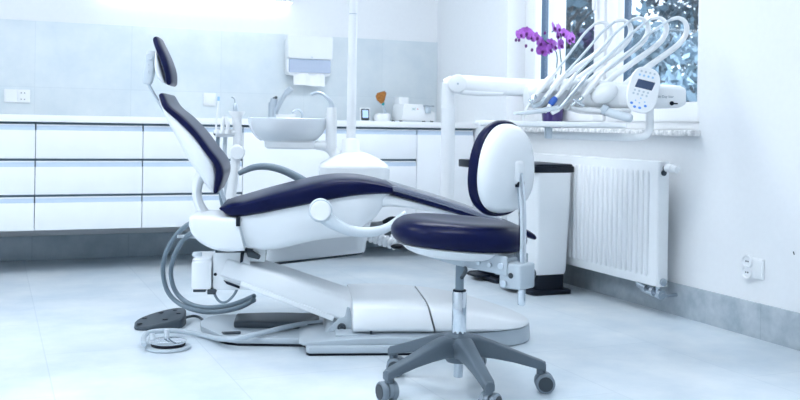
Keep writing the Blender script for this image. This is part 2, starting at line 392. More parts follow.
# ------------------------------------------------------------------ right wall things
t = thing('radiator', 'white ribbed panel radiator on the right wall below the window', 'radiator', T(2.95, 4.3, .144))
RX, RY0, RY1 = 2.927, 3.708, 4.905
fr_ = [box(RX, RX + .012, RY0, RY1, .146, .744, .004)]
rib_n = 26
for i in range(rib_n):
    y = RY0 + .075 + (RY1 - RY0 - .15) * i / (rib_n - 1)
    fr_.append(loft([ring(V(RX + .001, y, z), V(.014 * s, 0, 0), V(0, .0125 * s2, 0), 2, 10) for z, s, s2 in ((.186, .15, .5), (.20, .9, 1), (.685, .9, 1), (.70, .15, .5))]))
part('front_panel', mix(*fr_), 'white', t, WORLD)
part('rear_panel', box(2.976, 2.988, RY0 + .01, RY1 - .01, .15, .74, .004), 'white', t, WORLD)
part('side_cover', box(RX + .004, 2.990, RY0 - .004, RY0 + .003, .144, .744, .003), 'white', t, WORLD)
part('side_cover', box(RX + .004, 2.990, RY1 - .003, RY1 + .004, .144, .744, .003), 'white', t, WORLD)
gr = [box(RX + .005, 2.988, RY0, RY1, .736, .745, .002)]
part('top_grille', mix(*gr), 'white', t, WORLD)
for yb in (3.95, 4.65): part('wall_bracket', box(2.985, 3.069, yb, yb + .03, .2, .7, .002), 'white', t, WORLD)
v = part('valve', mix(cyl((2.962, 3.706, .712), (2.962, 3.68, .712), .013), cyl((2.955, 3.705, .69), (2.955, 3.695, .69), .014)), 'dark', t, WORLD)
part('thermostat_head', mix(cyl((2.962, 3.688, .716), (2.962, 3.645, .712), .020, .021), cyl((2.962, 3.645, .712), (2.962, 3.612, .708), .019, .016)), 'white', v, WORLD)
part('bleed_screw', cyl((2.96, 3.704, .168), (2.96, 3.692, .168), .018), 'iron', t, WORLD)
v2 = part('lower_valve', mix(tube([(2.96, 3.735, .155), (2.96, 3.735, .105)], .014, sub=1), cyl((2.96, 3.85, .112), (2.96, 3.70, .100), .016), cyl((2.95, 3.87, .135), (2.95, 3.81, .122), .019), cyl((2.955, 3.77, .115), (2.955, 3.75, .115), .026), cyl((2.955, 3.715, .108), (2.955, 3.70, .108), .024), cyl((2.96, 3.72, .10), (3.058, 3.72, .10), .010)), 'iron', t, WORLD, 'galvanised valve block under the radiator')
t = thing('power_socket', 'white twin power socket low on the right wall beside the radiator', 'socket', T(3.069, 3.23, .30))
part('cover_plate', box(3.058, 3.0695, 3.163, 3.292, .256, .346, .004), 'white', t, WORLD)
for z in (.326, .278):
    o = part('socket_insert', lathe([(.0, .004), (.020, .004), (.025, .010), (.030, .010), (.033, .0)], (3.058, 3.252, z), 28, (-1, 0, 0)), 'white', t, WORLD)
    for yy in (3.258, 3.246): part('pin_hole', cyl((3.0545, yy, z), (3.0530, yy, z), .004), 'dark', o, WORLD)
part('blank_module', box(3.054, 3.06, 3.168, 3.215, .266, .340, .003), 'white', t, WORLD)
single('wall_hook', tube([(3.069, 3.004, .399), (3.066, 3.001, .396), (3.066, 2.997, .389)], .0022, 8), 'dark', T(3.069, 3.0, .395), 'tiny dark hook on the right wall near the photo edge', 'hook', frame=WORLD)

# pedal bins
for (y0, y1, lab) in ((4.385, 4.745, 'white pedal bin with navy lid standing nearest beside the radiator'), (4.79, 5.15, 'second white pedal bin farther back, mostly hidden behind the stool')):
    t = thing('pedal_bin', lab, 'bin', T(2.78, (y0 + y1) / 2), 'pedal bins along the radiator')
    part('body', stack([(.105, 2.70, 2.865, y0 + .035, y1 - .035), (.125, 2.685, 2.878, y0 + .018, y1 - .018), (.3, 2.682, 2.886, y0 + .012, y1 - .012), (.5, 2.68, 2.892, y0 + .007, y1 - .007), (.655, 2.676, 2.896, y0 + .004, y1 - .004)], 14, 48, 3), 'white', t, WORLD)
    part('lid', mix(box(2.660, 2.905, y0, y1, .655, .690, .006), prism([(2.662, .690), (2.902, .690), (2.89, .702), (2.68, .702)], y0 + .006, y1 - .006, .003, 2, XZ)), 'black', t, WORLD, 'navy black lid')
    part('base', mix(stack([(.001, 2.655, 2.905, y0 - .005, y1 + .005), (.02, 2.655, 2.905, y0 - .005, y1 + .005), (.024, 2.66, 2.90, y0, y1)], 12, 40, 1), stack([(.022, 2.70, 2.875, y0 + .03, y1 - .03), (.106, 2.70, 2.878, y0 + .03, y1 - .03)], 10, 40, 1)), 'black', t, WORLD, 'black base')
    part('pedal', box(2.59, 2.68, (y0 + y1) / 2 - .07, (y0 + y1) / 2 + .07, .022, .036, .005), 'black', t, WORLD)
    part('hinge_handle', box(2.575, 2.665, y1 - .16, y1 - .02, .655, .700, .006), 'black', t, WORLD)

# ------------------------------------------------------------------ orchid on the sill
OX, OY = 3.112, 4.945
t = thing('potted_orchid', 'purple flowering orchid in a purple pot on the window sill', 'orchid', T(OX, OY, .897))
part('pot', lathe([(.0, 0), (.052, 0), (.058, .01), (.072, .165), (.076, .185), (.070, .185), (.066, .16), (.0, .16)]), 'purple', t)
part('potting_bark', lathe([(.0, .155), (.066, .155), (.06, .168), (.03, .172), (.0, .172)]), 'bark', t)
def campt(px, py, D=5.78):           # a point 5.78 m deep, used for where each bloom sits
    dx, dy = px - 400, py - 124.62; c, s = math.cos(.0166), math.sin(.0166)
    u, w = dx * c + dy * s, -dx * s + dy * c
    p = CAM @ V(u * D / 955.82, D, .9 - w * D / 955.82); return p - V(OX, OY, .897)
B = V(.0, .0, .16)
sp_l = [B + V(.005, 0, 0), campt(556, 75), campt(557, 55), campt(551, 46), campt(543, 40), campt(532, 36), campt(517, 38)]
sp_r = [B + V(-.005, .01, 0), campt(561, 72), campt(560, 50), campt(561, 36), campt(557, 29, 5.75), campt(552, 32, 5.72)]
s1 = part('flower_stem', tube([tuple(p) for p in sp_l], .0035, 8, 6), 'stem', t)
s2 = part('flower_stem', tube([tuple(p) for p in sp_r], .0035, 8, 6), 'stem', t)
def petal(L, W, ang, tilt=.25):
    n = 12; pts = []
    for k in range(n):
        a = 2 * PI * k / n; pts.append((W * math.sin(a) * (1.1 - .3 * abs(math.cos(a))), L * (.5 - .5 * math.cos(a))))
    top = [V(x, y, .003 * math.cos(x * 60) + tilt * y * .6 - 4 * x * x) for x, y in pts]; bot = [p - V(0, 0, .0015) for p in top]
    bm = loft([bot, top]); bm.transform(Rz(ang)); return bm
fl = [(520, 35, 0), (526, 33, 1), (531, 37, 0), (536, 38, 1), (540, 43, 0), (545, 47, 1), (549, 50, 0), (542, 51, 1), (551, 44, 0),
      (553, 28, 1), (558, 29, 0), (563, 34, 1), (568, 40, 0), (571, 38, 1), (557, 36, 0), (560, 45, 1), (554, 47, 0)]
for i, (px, py, k) in enumerate(fl):
    c = campt(px, py, 5.70 + .05 * (i % 3)); sc = 1.32 if k else 1.2
    F = T(*c) @ Rz(-155 + random.uniform(-35, 35) + 180) @ Rx(90 + random.uniform(-18, 10)) @ Matrix.Scale(sc, 4) @ Rz(random.uniform(-20, 20))
    bm = mix(*[petal(.030, .011, a) for a in (0, 128, 232)], *[petal(.034, .020, a, .15) for a in (72, 288)])
    bm.transform(F); f = part('flower', bm, 'petal', s1 if i < 9 else s2)
    b2 = mix(blob((0, -.006, .008), .006, .009, .008)); b2.transform(F); part('bloom_centre', b2, 'lip', s1 if i < 9 else s2)
for (px, py) in ((516, 40), (519, 40), (526, 46), (532, 50), (545, 33)):
    c = campt(px, py, 5.72); part('bud', blob(c, .008, .008, .011), 'lip', s1)
for a, L in ((200, .20), (20, .16), (120, .15), (300, .14), (250, .17)):
    d = V(math.cos(math.radians(a)), math.sin(math.radians(a)), 0); w = V(-d.y, d.x, 0)
    rg = []
    for q in range(8):
        u = q / 7; c = B + d * L * u * .5 + V(0, 0, .07 * math.sin(u * 2.4)); ww = .022 * math.sin(PI * min(.97, .15 + u * .85)) + .002
        rg.append([c - w * ww + V(0, 0, .006), c - V(0, 0, .002), c + w * ww + V(0, 0, .006), c + V(0, 0, .001)])
    part('leaf', loft(rg), 'leaf', t)

# ------------------------------------------------------------------ dental chair
ch = thing('dental_chair', 'navy and white dental treatment chair tilted back on grey floor base', 'dental chair', CH)
hd = part('headrest', slab([((-.744, 1.236), (-.768, 1.218), .09), ((-.728, 1.204), (-.757, 1.188), .108), ((-.703, 1.15), (-.735, 1.138), .118), ((-.687, 1.10), (-.720, 1.092), .12), ((-.684, 1.060), (-.714, 1.056), .105)], 3.6, r0=.012, r1=.014, sub=4), 'navy', ch, CH, 'navy padded headrest')
part('headrest_shell', slab([((-.752, 1.185), (-.764, 1.18), .05), ((-.737, 1.13), (-.765, 1.12), .065), ((-.724, 1.09), (-.752, 1.075), .07), ((-.717, 1.06), (-.728, 1.055), .07)], 3, r0=.004, r1=.004), 'shell', hd, CH, 'white headrest shell')
br = part('headrest_bracket', slab([((-.768, 1.182), (-.800, 1.182), .022), ((-.764, 1.165), (-.803, 1.165), .03), ((-.770, 1.09), (-.812, 1.09), .03), ((-.778, 1.055), (-.812, 1.055), .024)], 5, r0=.004, r1=.006), 'pale', ch, CH, 'pale grey headrest bracket')
part('lock_knob', mix(cyl((-.785, -.03, 1.16), (-.785, -.045, 1.16), .014), cyl((-.79, -.03, 1.10), (-.79, -.035, 1.10), .004), cyl((-.79, -.03, 1.125), (-.79, -.035, 1.125), .004)), 'pale', br, CH)
part('headrest_rod', tube([(-.798, 0, 1.06), (-.77, 0, 1.01), (-.722, 0, .93)], .006, 10, 3), 'steel', ch, CH)
shell_s = [((-.716, .984), (-.723, .973), .19), ((-.655, .925), (-.697, .905), .208), ((-.578, .850), (-.65, .818), .216), ((-.520, .784), (-.606, .736), .218), ((-.497, .735), (-.566, .686), .21), ((-.492, .68), (-.536, .637), .20), ((-.496, .632), (-.517, .617), .18)]
part('back_shell', slab(shell_s, 4.5, r0=.004, r1=.006), 'shell', ch, CH, 'white backrest shell')
part('backrest', slab([((-.702, 1.004), (-.726, .992), .195), ((-.676, .962), (-.706, .945), .214), ((-.622, .918), (-.652, .897), .22), ((-.566, .86), (-.592, .840), .222), ((-.516, .795), (-.545, .778), .226), ((-.472, .737), (-.508, .727), .226), ((-.464, .685), (-.503, .685), .22), ((-.485, .625), (-.508, .628), .205)], 5, r0=.010, r1=.012, sub=4), 'navy', ch, CH, 'navy backrest cushion')
part('back_strut', tube([(-.560, 0, .70, .026), (-.583, 0, .655, .024), (-.589, 0, .60, .020), (-.578, 0, .555, .020), (-.545, 0, .50, .022)], n=16, sx=2.0), 'shell', ch, CH, 'white curved strut')
part('recline_rod', tube([(-.50, .06, .62), (-.478, .06, .56), (-.47, .06, .50)], .009), 'steel', ch, CH)
st = part('seat', slab([((-.466, .566), (-.468, .545), .225), ((-.44, .578), (-.442, .524), .235), ((-.396, .590), (-.396, .5215), .25), ((-.319, .614), (-.319, .533), .26), ((-.25, .633), (-.25, .547), .26), ((-.164, .656), (-.164, .563), .258), ((-.084, .674), (-.084, .580), .252), ((-.009, .684), (-.009, .595), .246), ((.067, .684), (.067, .608), .24), ((.149, .671), (.149, .6155), .232), ((.20, .657), (.20, .6165), .23)], 4.5, r0=.014, r1=.004, sub=4), 'navy', ch, CH, 'navy seat cushion')
lg = part('legrest', slab([((.205, .655), (.205, .6145), .22), ((.36, .612), (.36, .569), .215), ((.50, .570), (.50, .527), .21), ((.65, .520), (.65, .478), .20), ((.76, .481), (.76, .444), .185), ((.80, .461), (.80, .430), .16)], 5, r0=.002, r1=.016), 'navy', ch, CH, 'navy leg rest')
part('foot_cover', slab([((.205, .659), (.205, .630), .2225), ((.36, .6160), (.36, .588), .2175), ((.50, .574), (.50, .546), .2125), ((.66, .5205), (.66, .496), .2025)], 8, r0=.001, r1=.001), 'film', lg, CH, 'clear plastic foot cover')
part('legrest_shell', slab([((.17, .630), (.17, .56), .20), ((.21, .622), (.21, .563), .205), ((.32, .592), (.32, .552), .20), ((.46, .548), (.46, .524), .18)], 4, r0=.004, r1=.004), 'shell', ch, CH, 'white leg rest shell')
sh_s = [((-.407, .545), (-.372, .391), .245), ((-.319, .562), (-.30, .384), .25), ((-.25, .578), (-.24, .390), .25), ((-.164, .596), (-.164, .409), .247), ((-.084, .613), (-.090, .424), .242), ((-.009, .628), (-.011, .433), .236), ((.067, .638), (.056, .442), .232), ((.13, .640), (.10, .488), .225), ((.17, .640), (.145, .522), .22), ((.198, .636), (.178, .575), .21)]
part('seat_shell', slab(sh_s, 6, r0=.003, r1=.004, taper=.22), 'shell', ch, CH, 'white shell under the seat')
rs_s = [((-.592, .522), (-.594, .478), .21), ((-.583, .529), (-.583, .452), .225), ((-.55, .531), (-.55, .420), .235), ((-.505, .530), (-.503, .396), .242), ((-.455, .528), (-.45, .387), .247), ((-.412, .526), (-.380, .390), .249)]
rs_s = [(a, b, w * .64) for a, b, w in rs_s]
part('rear_shell', slab(rs_s, 9, r0=.006, r1=.003, taper=.08, yc=-.088), 'shell', ch, CH, 'white rear shell under the backrest hinge')
part('shell_groove', slab([((-.413, .52), (-.382, .396), .238), ((-.400, .518), (-.370, .396), .238)], 5, r0=0, r1=0, taper=.15), 'pale', ch, CH)
part('seam_screw', cyl((-.372, -.205, .398), (-.372, -.224, .398), .006), 'black', ch, CH)
part('catch', box(-.412, -.396, -.252, -.20, .492, .528, .002), 'black', ch, CH)
# rear pump boxes
jb = part('pump_box', mix(box(-.592, -.513, -.14, .10, .226, .338, .006), box(-.590, -.516, -.13, .09, .332, .350, .008)), 'shell', ch, CH, 'white pump box under the rear shell')
part('box_cap', lathe([(.0, .016), (.016, .016), (.02, .010), (.02, 0), (.0, 0)], (-.578, -.06, .350)), 'pale', jb, CH)
part('box_hook', box(-.585, -.535, -.13, -.07, .214, .226, .003), 'dark', jb, CH)
part('box_hook', box(-.528, -.495, -.14, -.07, .206, .227, .003), 'dark', jb, CH)
jb2 = part('cylinder_box', box(-.509, -.36, -.125, .10, .222, .375, .006), 'shell', ch, CH, 'white box housing the lift cylinder')
part('box_screw', cyl((-.498, -.12, .285), (-.498, -.126, .285), .007), 'black', jb2, CH)
part('neck_block', box(-.50, -.30, -.10, .12, .33, .41, .01), 'shell', ch, CH)
part('neck_gap', box(-.50, -.35, -.128, .11, .372, .389, .003), 'dark', ch, CH)
part('neck_link', mix(prism([(-.398, .375), (-.384, .378), (-.389, .338), (-.400, .334)], -.150, -.10, .003, 2, XZ)), 'black', ch, CH, 'black link under the shell seam')
part('neck_lug', prism([(-.378, .380), (-.35, .378), (-.318, .358), (-.325, .346), (-.37, .356)], -.140, .10, .004, 2, XZ), 'dark', ch, CH)
la = part('lift_arm', slab([((-.452, .350), (-.478, .280), .135), ((-.43, .348), (-.465, .272), .14), ((-.28, .303), (-.31, .214), .145), ((-.12, .250), (-.155, .156), .15), ((.0, .209), (-.02, .105), .153), ((.062, .190), (.035, .088), .153)], 6.5, r0=.006, r1=.006, taper=.0), 'shell', ch, CH, 'white slanted lift arm cover')
part('arm_lip', slab([((-.39, .262), (-.396, .240), .146), ((-.155, .174), (-.161, .150), .153), ((-.02, .124), (-.026, .098), .1555)], 9, r0=.002, r1=.002), 'shell', la, CH)
part('arm_slot', prism([(-.465, .262), (-.40, .238), (-.40, .228), (-.452, .247)], -.135, .12, .002, 2, XZ), 'black', la, CH)
part('pivot_lug', mix(prism([(-.06, .05), (.05, .05), (.055, .10), (.045, .155), (.032, .16), (.025, .118), (.0, .112)], -.158, .158, .006, 2, XZ)), 'greyplate', ch, CH)
part('pivot_bolt', mix(lathe([(.0, .004), (.008, .005), (.010, .012), (.016, .012), (.018, 0)], (.012, -.158, .075), 20, (0, -1, 0))), 'dark', ch, CH)
# base covers
def plan_ring(z, x0, x1, w, inset, n=40, tail=.42, nn=2.3):
    """D shaped plan: straight left end at x0, half ellipse to x1"""
    pts = []; xs = x1 - tail
    for k in range(n // 2 + 1):
        a = -PI / 2 + PI * k / (n // 2); pts.append(V(xs + (tail - inset) * sp(math.cos(a), 2 / nn), (w - inset) * sp(math.sin(a), 2 / nn), z))
    for k in range(1, 4): pts.append(V(xs - (xs - x0 - inset) * k / 3, w - inset, z))
    for k in range(0, 3): pts.append(V(x0 + inset + (xs - x0 - inset) * k / 3, -w + inset, z))
    return pts
part('base_skirt', loft([plan_ring(z, -.02, .822, .262, i) for z, i in ((.002, .004), (.008, 0), (.066, .004), (.07, .012))]), 'greyplate', ch, CH, 'grey base skirt')
cv = part('base_cover', slab([((.055, .195), (.055, .068), .245), ((.14, .197), (.12, .068), .25), ((.25, .195), (.25, .068), .25), ((.345, .186), (.375, .066), .25)], 5.5, r0=.004, r1=.002, taper=-.12), 'shell', ch, CH, 'white rounded base cover')
part('cover_clip', box(.118, .128, -.262, -.250, .070, .095, .002), 'dark', cv, CH)
ec = []
for t_ in (0, .2, .4, .6, .75, .88, .97, 1.0):
    x = .357 + .455 * t_; w = .255 * math.sqrt(max(.02, 1 - (max(0, t_ - .15) / .86) ** 2.4)); zt = .186 - .105 * t_ ** 1.35; zb = .066
    ec.append(((x - .002, max(zt, zb + .006)), (x + .03 * (1 - t_), zb), w))
part('base_nose', slab(ec, 5, r0=.002, r1=.001, taper=-.1, sub=3), 'shell', ch, CH, 'white rounded nose of the base')
pl = [(-.50, -.05), (-.482, -.088), (-.45, -.125), (-.406, -.147), (-.145, -.172), (-.133, -.20), (-.133, -.31), (-.12, -.328), (.40, -.335), (.42, -.32), (.42, .32), (.40, .335), (-.12, .33), (-.40, .335), (-.50, .32), (-.56, .27), (-.585, .18), (-.57, .07)]
part('base_plate', prism(pl, .010, .036, .006, 2), 'greyplate', ch, CH, 'grey floor plate')
part('plate_pad', prism([(x * .985, y * .975) for x, y in pl], .0005, .012, 0), 'black', ch, CH)  # black layer stands in for the thin shadow under the plate
part('plate_ramp', slab([((-.13, .050), (-.13, .03), .30), ((.12, .068), (.12, .03), .30), ((.39, .066), (.39, .03), .30)], 7, r0=.03, r1=.01), 'greyplate', ch, CH)
part('motor_hump', slab([((-.42, .066), (-.42, .03), .09), ((-.25, .066), (-.25, .03), .11), ((-.08, .06), (-.08, .03), .11)], 5, r0=.012, r1=.01, yc=.12), 'pedal', ch, CH, 'dark grey hump on the floor plate')  # dark tone stands in for the shadow beneath the lift arm
# armrests
ar = part('armrest', tube([(-.086, -.335, .558, .030), (-.052, -.337, .526, .027), (-.01, -.335, .503, .0225), (.03, -.335, .487, .021), (.10, -.335, .481, .020), (.16, -.335, .493, .018), (.20, -.335, .516, .017), (.245, -.335, .553, .015)], n=16), 'pale', ch, CH, 'pale grey near armrest')
part('armrest_disc', lathe([(.0, .0065), (.036, .006), (.0385, .003), (.0385, 0), (.0, -.001)], (-.086, -.368, .566), 36, (0, -1, 0)), 'white', ar, CH, 'white round pivot cap')
part('armrest_hub', lathe([(.0, .0), (.043, .0), (.0455, -.004), (.0455, -.035), (.042, -.045), (.0, -.045)], (-.086, -.367, .566), 36, (0, -1, 0)), 'pale', ar, CH)
part('armrest_axle', cyl((-.086, -.33, .566), (-.086, -.20, .566), .030), 'pale', ar, CH)
ar2 = part('armrest', tube([(-.437, .33, .668, .011), (-.38, .33, .694, .0145), (-.322, .33, .701, .016), (-.255, .33, .689, .017), (-.19, .33, .661, .018), (-.13, .33, .625, .020), (-.09, .33, .585, .024)], n=14), 'hose', ch, CH, 'grey far armrest')
part('armrest_axle', mix(cyl((-.066, .35, .573), (-.066, .20, .573), .028), lathe([(.0, .012), (.04, .010), (.044, 0), (.044, -.04), (.0, -.04)], (-.066, .345, .573), 28, (0, 1, 0))), 'pale', ar2, CH)

# hoses behind the chair
def chp(px, py, ly):                 # chair frame point on the upright plane y = ly
    dx, dy = px - 400, py - 124.62; c, s = math.cos(.0166), math.sin(.0166)
    u, w = (dx * c + dy * s) / 955.82, (-dx * s + dy * c) / 955.82
    d = CH.inverted().to_3x3() @ (CAM.to_3x3() @ V(u, 1, -w)); o = CH.inverted() @ V(0, 0, .9)
    k = (ly - o.y) / d.y; p = o + d * k; return tuple(p)
h1 = [chp(*p) for p in ((199, 220, .12), (186, 226, .28), (174, 238, .36), (165, 256, .42), (163, 273, .46), (168, 292, .48), (180, 304, .46), (197, 310.5, .40), (216, 312, .32), (238, 308, .22), (254, 300, .10))]
h2 = [chp(*p) for p in ((203, 222, .12), (194, 230, .24), (181, 243, .34), (173, 260, .40), (171, 276, .44), (176, 292, .46), (188, 303, .44), (205, 307.5, .40), (226, 306, .32), (240, 302, .22), (254, 296, .12))]
part('supply_hose', tube(h1, .0108, 12, 6), 'hose', ch, CH, 'thick grey supply hose')
part('supply_hose', tube(h2, .0108, 12, 6), 'hose', ch, CH, 'thick grey supply hose')
part('thin_cable', tube([chp(*p) for p in ((213, 280, -.1), (214, 292, -.11), (219, 301, -.12), (226, 302, -.12), (233, 296, -.11), (238, 288, -.10))], .0055, 10, 5), 'hose', ch, CH)
part('rear_pipe', tube([chp(*p) for p in ((178, 236.5, .3), (192, 236.5, .3), (205, 237, .2))], .008), 'pale', ch, CH)

# ------------------------------------------------------------------ dental unit with spittoon and lamp pole
UF = T(*(CAM @ V(-.12, 4.62, .28)))  @ CAM
un = thing('dental_unit', 'white dental unit with spittoon bowl and lamp pole behind the chair', 'dental unit', UF)
hb = stack([(.285, -.31, .138, .338, .60), (.295, -.315, .142, .332, .61), (.34, -.315, .148, .332, .62), (.40, -.305, .156, .335, .64), (.50, -.18, .19, .36, .68), (.58, -.085, .245, .40, .72), (.64, -.070, .256, .405, .73), (.695, -.070, .256, .405, .73)], 9, 56, 2)
for v in hb.verts:
    if v.co.z < .42: v.co.z += .10 * (v.co.x + .10) * (.42 - v.co.z) / .12
part('housing', hb, 'shell', un, CH)
cap_s = [(.690, -.071, .257, .404, .731), (.700, -.070, .256, .405, .73), (.708, -.064, .250, .41, .725), (.728, -.035, .224, .43, .70), (.747, .0, .190, .46, .67), (.761, .038, .152, .50, .63), (.767, .06, .13, .52, .61)]
cp = stack(cap_s, 4, 48, 3); part('top_cover', cp, 'white', un, CH)
he = stack([(.274, -.30, .134, .345, .59), (.292, -.303, .137, .342, .60)], 9, 40, 1)
for v in he.verts: v.co.z += .10 * (v.co.x + .10) * (.42 - v.co.z) / .12
part('housing_edge', he, 'dark', un, CH)
part('support_bracket', box(-.12, .08, .15, .42, .44, .52, .02), 'shell', un, CH)
PX, PD = -.234, 4.585
part('pole_collar', lathe([(.048, 0), (.048, .012), (.042, .02), (.041, .062), (.036, .07), (.026, .072)], (PX, PD, .758)), 'white', un, CAM)
part('lamp_pole', mix(cyl((PX, PD, .80), (PX, PD, 1.425), .0225, .0215), cyl((PX, PD, 1.429), (PX, PD, 2.3), .0195)), 'white', un, CAM, 'white upright lamp pole')
part('pole_joint', cyl((PX, PD, 1.424), (PX, PD, 1.430), .0185), 'grey', un, CAM)
BR, BD = -.540, 4.60
part('spittoon_bowl', lathe([(.125, -.002), (.132, -.004), (.150, .010), (.168, .030), (.182, .058), (.188, .088), (.190, .102), (.186, .105), (.181, .098), (.165, .05), (.12, .02), (.03, .010), (.0, .008)], (BR, BD, .818), 48), mat('white porcelain', (.80, .86, .91), .12, coat=.5), un, CAM, 'white spittoon bowl')
part('bowl_base', mix(lathe([(.0, 0), (.118, 0), (.128, .008), (.130, .032), (.138, .040), (.0, .040)], (BR + .02, BD, .776), 40), box(BR + .02, -.345, BD - .06, BD + .06, .778, .812, .014, 3)), 'white', un, CAM)
part('bowl_arm', tube([(-.40, BD, .795, .022), (-.35, BD, .79, .026), (-.318, BD, .765, .028), (-.300, BD, .72, .028), (-.295, BD, .66, .03)], n=16, sx=1.6), 'white', un, CAM)
part('cup_filler', mix(lathe([(.024, .0), (.027, .02), (.026, .13), (.024, .19), (.022, .20), (.0, .202)], (-.328, BD - .03, .776), 24)), 'white', un, CAM)
part('filler_tube', tube([(-.327, BD - .03, .975, .013), (-.330, BD - .03, .995, .011), (-.348, BD - .03, 1.02, .009), (-.372, BD - .03, 1.04, .008), (-.40, BD - .03, 1.046, .008), (-.424, BD - .03, 1.038, .008)], n=12), 'steel', un, CAM, 'curved metal cup filler tube')
part('rinse_tube', tube([(-.472, BD - .01, .905, .0065), (-.470, BD - .01, .94, .0065), (-.482, BD - .01, .960, .006), (-.50, BD - .01, .962, .006), (-.518, BD - .01, .950, .006)], n=10), 'steel', un, CAM)
part('corrugated_hose', tube([(-.150 + .0075 * i, 4.50 - .0025 * i, .378 - .0019 * i, (.029, .029, .021)[i % 3]) for i in range(19)], n=16, sub=1), 'white', un, CAM, 'white ribbed hose stub')
part('hose_socket', blob((.0, 4.43, .335), .034, .02, .013), 'black', un, CAM)
part('hose_plug', tube([(-.07, 4.50, .44, .009), (-.03, 4.49, .455, .014), (.02, 4.48, .45, .01)]), 'black', un, CAM)

# ------------------------------------------------------------------ suction arm (assistant side)
SF = T(*(CAM @ V(-.795, 4.55, .42))) @ CAM
sa = thing('assistant_stand', 'white assistant stand rising between chair backrest and spittoon', 'instrument stand', SF)
SD = 4.55
part('lower_arm', loft([ring(V(-.815 + .038 * k, SD, .40 + .35 * k), V(.025 - .003 * k, 0, 0), V(0, .025, 0), 3) for k in (0, .25, .5, .75, 1)]), 'white', sa, CAM)
part('elbow_joint', lathe([(.0, .034), (.030, .034), (.036, .028), (.037, -.03), (.0, -.034)], (-.772, SD - .005, .755), 28, (.15, -1, .0)), 'white', sa, CAM)
part('upper_arm', loft([ring(V(-.772, SD, .77), V(.020, 0, 0), V(0, .022, 0), 3), ring(V(-.77, SD, .83), V(.021, 0, 0), V(0, .022, 0), 3), ring(V(-.776, SD, .90), V(.021, 0, 0), V(0, .021, 0), 3), ring(V(-.777, SD, .925), V(.024, 0, 0), V(0, .023, 0), 2.6), ring(V(-.777, SD, .945), V(.039, 0, 0), V(0, .035, 0), 2.4), ring(V(-.777, SD, .950), V(.039, 0, 0), V(0, .035, 0), 2.4)]), 'white', sa, CAM)
part('cross_tube', cyl((-.77, SD, .847), (-.872, SD - .03, .846), .0185, .0205, b=.004), 'white', sa, CAM)
part('tube_end', cyl((-.873, SD - .0305, .846), (-.8735, SD - .0312, .846), .0125), 'dark', sa, CAM)
part('suction_hose', tube([(-.862, SD - .02, .835), (-.862, SD - .02, .75), (-.855, SD, .62), (-.84, SD + .01, .50), (-.80, SD + .02, .42)], .0095), 'hose', sa, CAM)
part('suction_hose', tube([(-.835, SD + .02, .835), (-.835, SD + .02, .74), (-.83, SD + .03, .60), (-.82, SD + .03, .50), (-.79, SD + .04, .41)], .0105), 'pale', sa, CAM)
for x in (-.862, -.835, -.812): part('holder_ring', lathe([(.012, -.008), (.016, -.008), (.016, .008), (.012, .008)], (x, SD - .045, .852), 16), 'white', sa, CAM)
for nm, lab, cat, fn in (
    ('saliva_ejector', 'thin white suction tip with pale blue end in the assistant stand', 'suction tip', None),
    ('air_syringe', 'metal syringe with bent nozzle standing in the flared cup top', 'syringe', None),
    ('suction_handpiece', 'short white suction handle right beside the thin blue ended suction tip', 'suction handle', -.836),
    ('suction_handpiece', 'short white suction handle nearest the flared cup of the assistant stand', 'suction handle', -.812)):
    if nm == 'saliva_ejector':
        t = thing(nm, lab, cat, T(*(CAM @ V(-.862, SD - .045, .86))) @ CAM)
        part('tip_tube', tube([(-.866, SD - .045, .862, .006), (-.866, SD - .045, .90, .004), (-.857, SD - .045, 1.0, .0035)], sub=2), 'white', t, CAM)
        part('tip_end', cyl((-.857, SD - .045, .998), (-.8565, SD - .045, 1.018), .006), 'paleblue', t, CAM)
    elif nm == 'air_syringe':
        t = thing(nm, lab, cat, T(*(CAM @ V(-.785, SD, .95))) @ CAM)
        part('syringe_body', tube([(-.782, SD, .945, .011), (-.784, SD, .965, .013), (-.786, SD, .985, .009)], sub=3), 'steel', t, CAM)
        part('nozzle', tube([(-.786, SD, .983), (-.787, SD, 1.0), (-.792, SD, 1.014), (-.803, SD, 1.018)], .004), 'steel', t, CAM)
    else:
        t = thing(nm, lab, cat, T(*(CAM @ V(fn, SD - .045, .86))) @ CAM, 'short suction handles')
        part('handle_body', tube([(fn, SD - .045, .855, .009), (fn, SD - .045, .89, .0105), (fn + (.004 if fn < -.82 else -.006), SD - .045, .922, .007)], sub=3), 'white', t, CAM)

# ------------------------------------------------------------------ instrument delivery unit
DF = T(*(CAM @ V(.225, 4.45, .35))) @ CAM
du = thing('instrument_delivery_unit', 'white overhead instrument delivery unit on post with looped whip arms', 'delivery unit', DF)
part('mount_arm', tube([(-.02, 4.52, .365, .03), (.10, 4.48, .36, .032), (.19, 4.45, .37, .034), (.222, 4.45, .42, .034)], n=16), 'white', du, CAM)
part('post', mix(cyl((.224, 4.45, .40), (.224, 4.45, 1.0), .0345, .0315, n=28)), 'white', du, CAM, 'white upright post')
part('post_cap', mix(cyl((.220, 4.45, .978), (.220, 4.45, 1.10), .0315, n=28), cyl((.205, 4.45, 1.095), (.24, 4.45, 1.115), .02)), 'white', du, CAM)
part('joint_disc', lathe([(.0, .05), (.030, .05), (.040, .044), (.044, .03), (.044, -.03), (.0, -.03)], (.262, 4.43, 1.092), 32, (0, -1, 0)), 'white', du, CAM)
part('joint_screw', cyl((.262, 4.381, 1.092), (.262, 4.378, 1.092), .005), 'grey', du, CAM)
part('swing_arm', loft([ring(V(x, 4.43 - .12 * (x - .262), zc), V(0, .042, 0), V(0, 0, h), 2.6) for x, zc, h in ((.262, 1.092, .040), (.30, 1.092, .042), (.35, 1.089, .042), (.45, 1.084, .041), (.60, 1.077, .041), (.75, 1.068, .04))]), 'white', du, CAM, 'white horizontal swing arm')
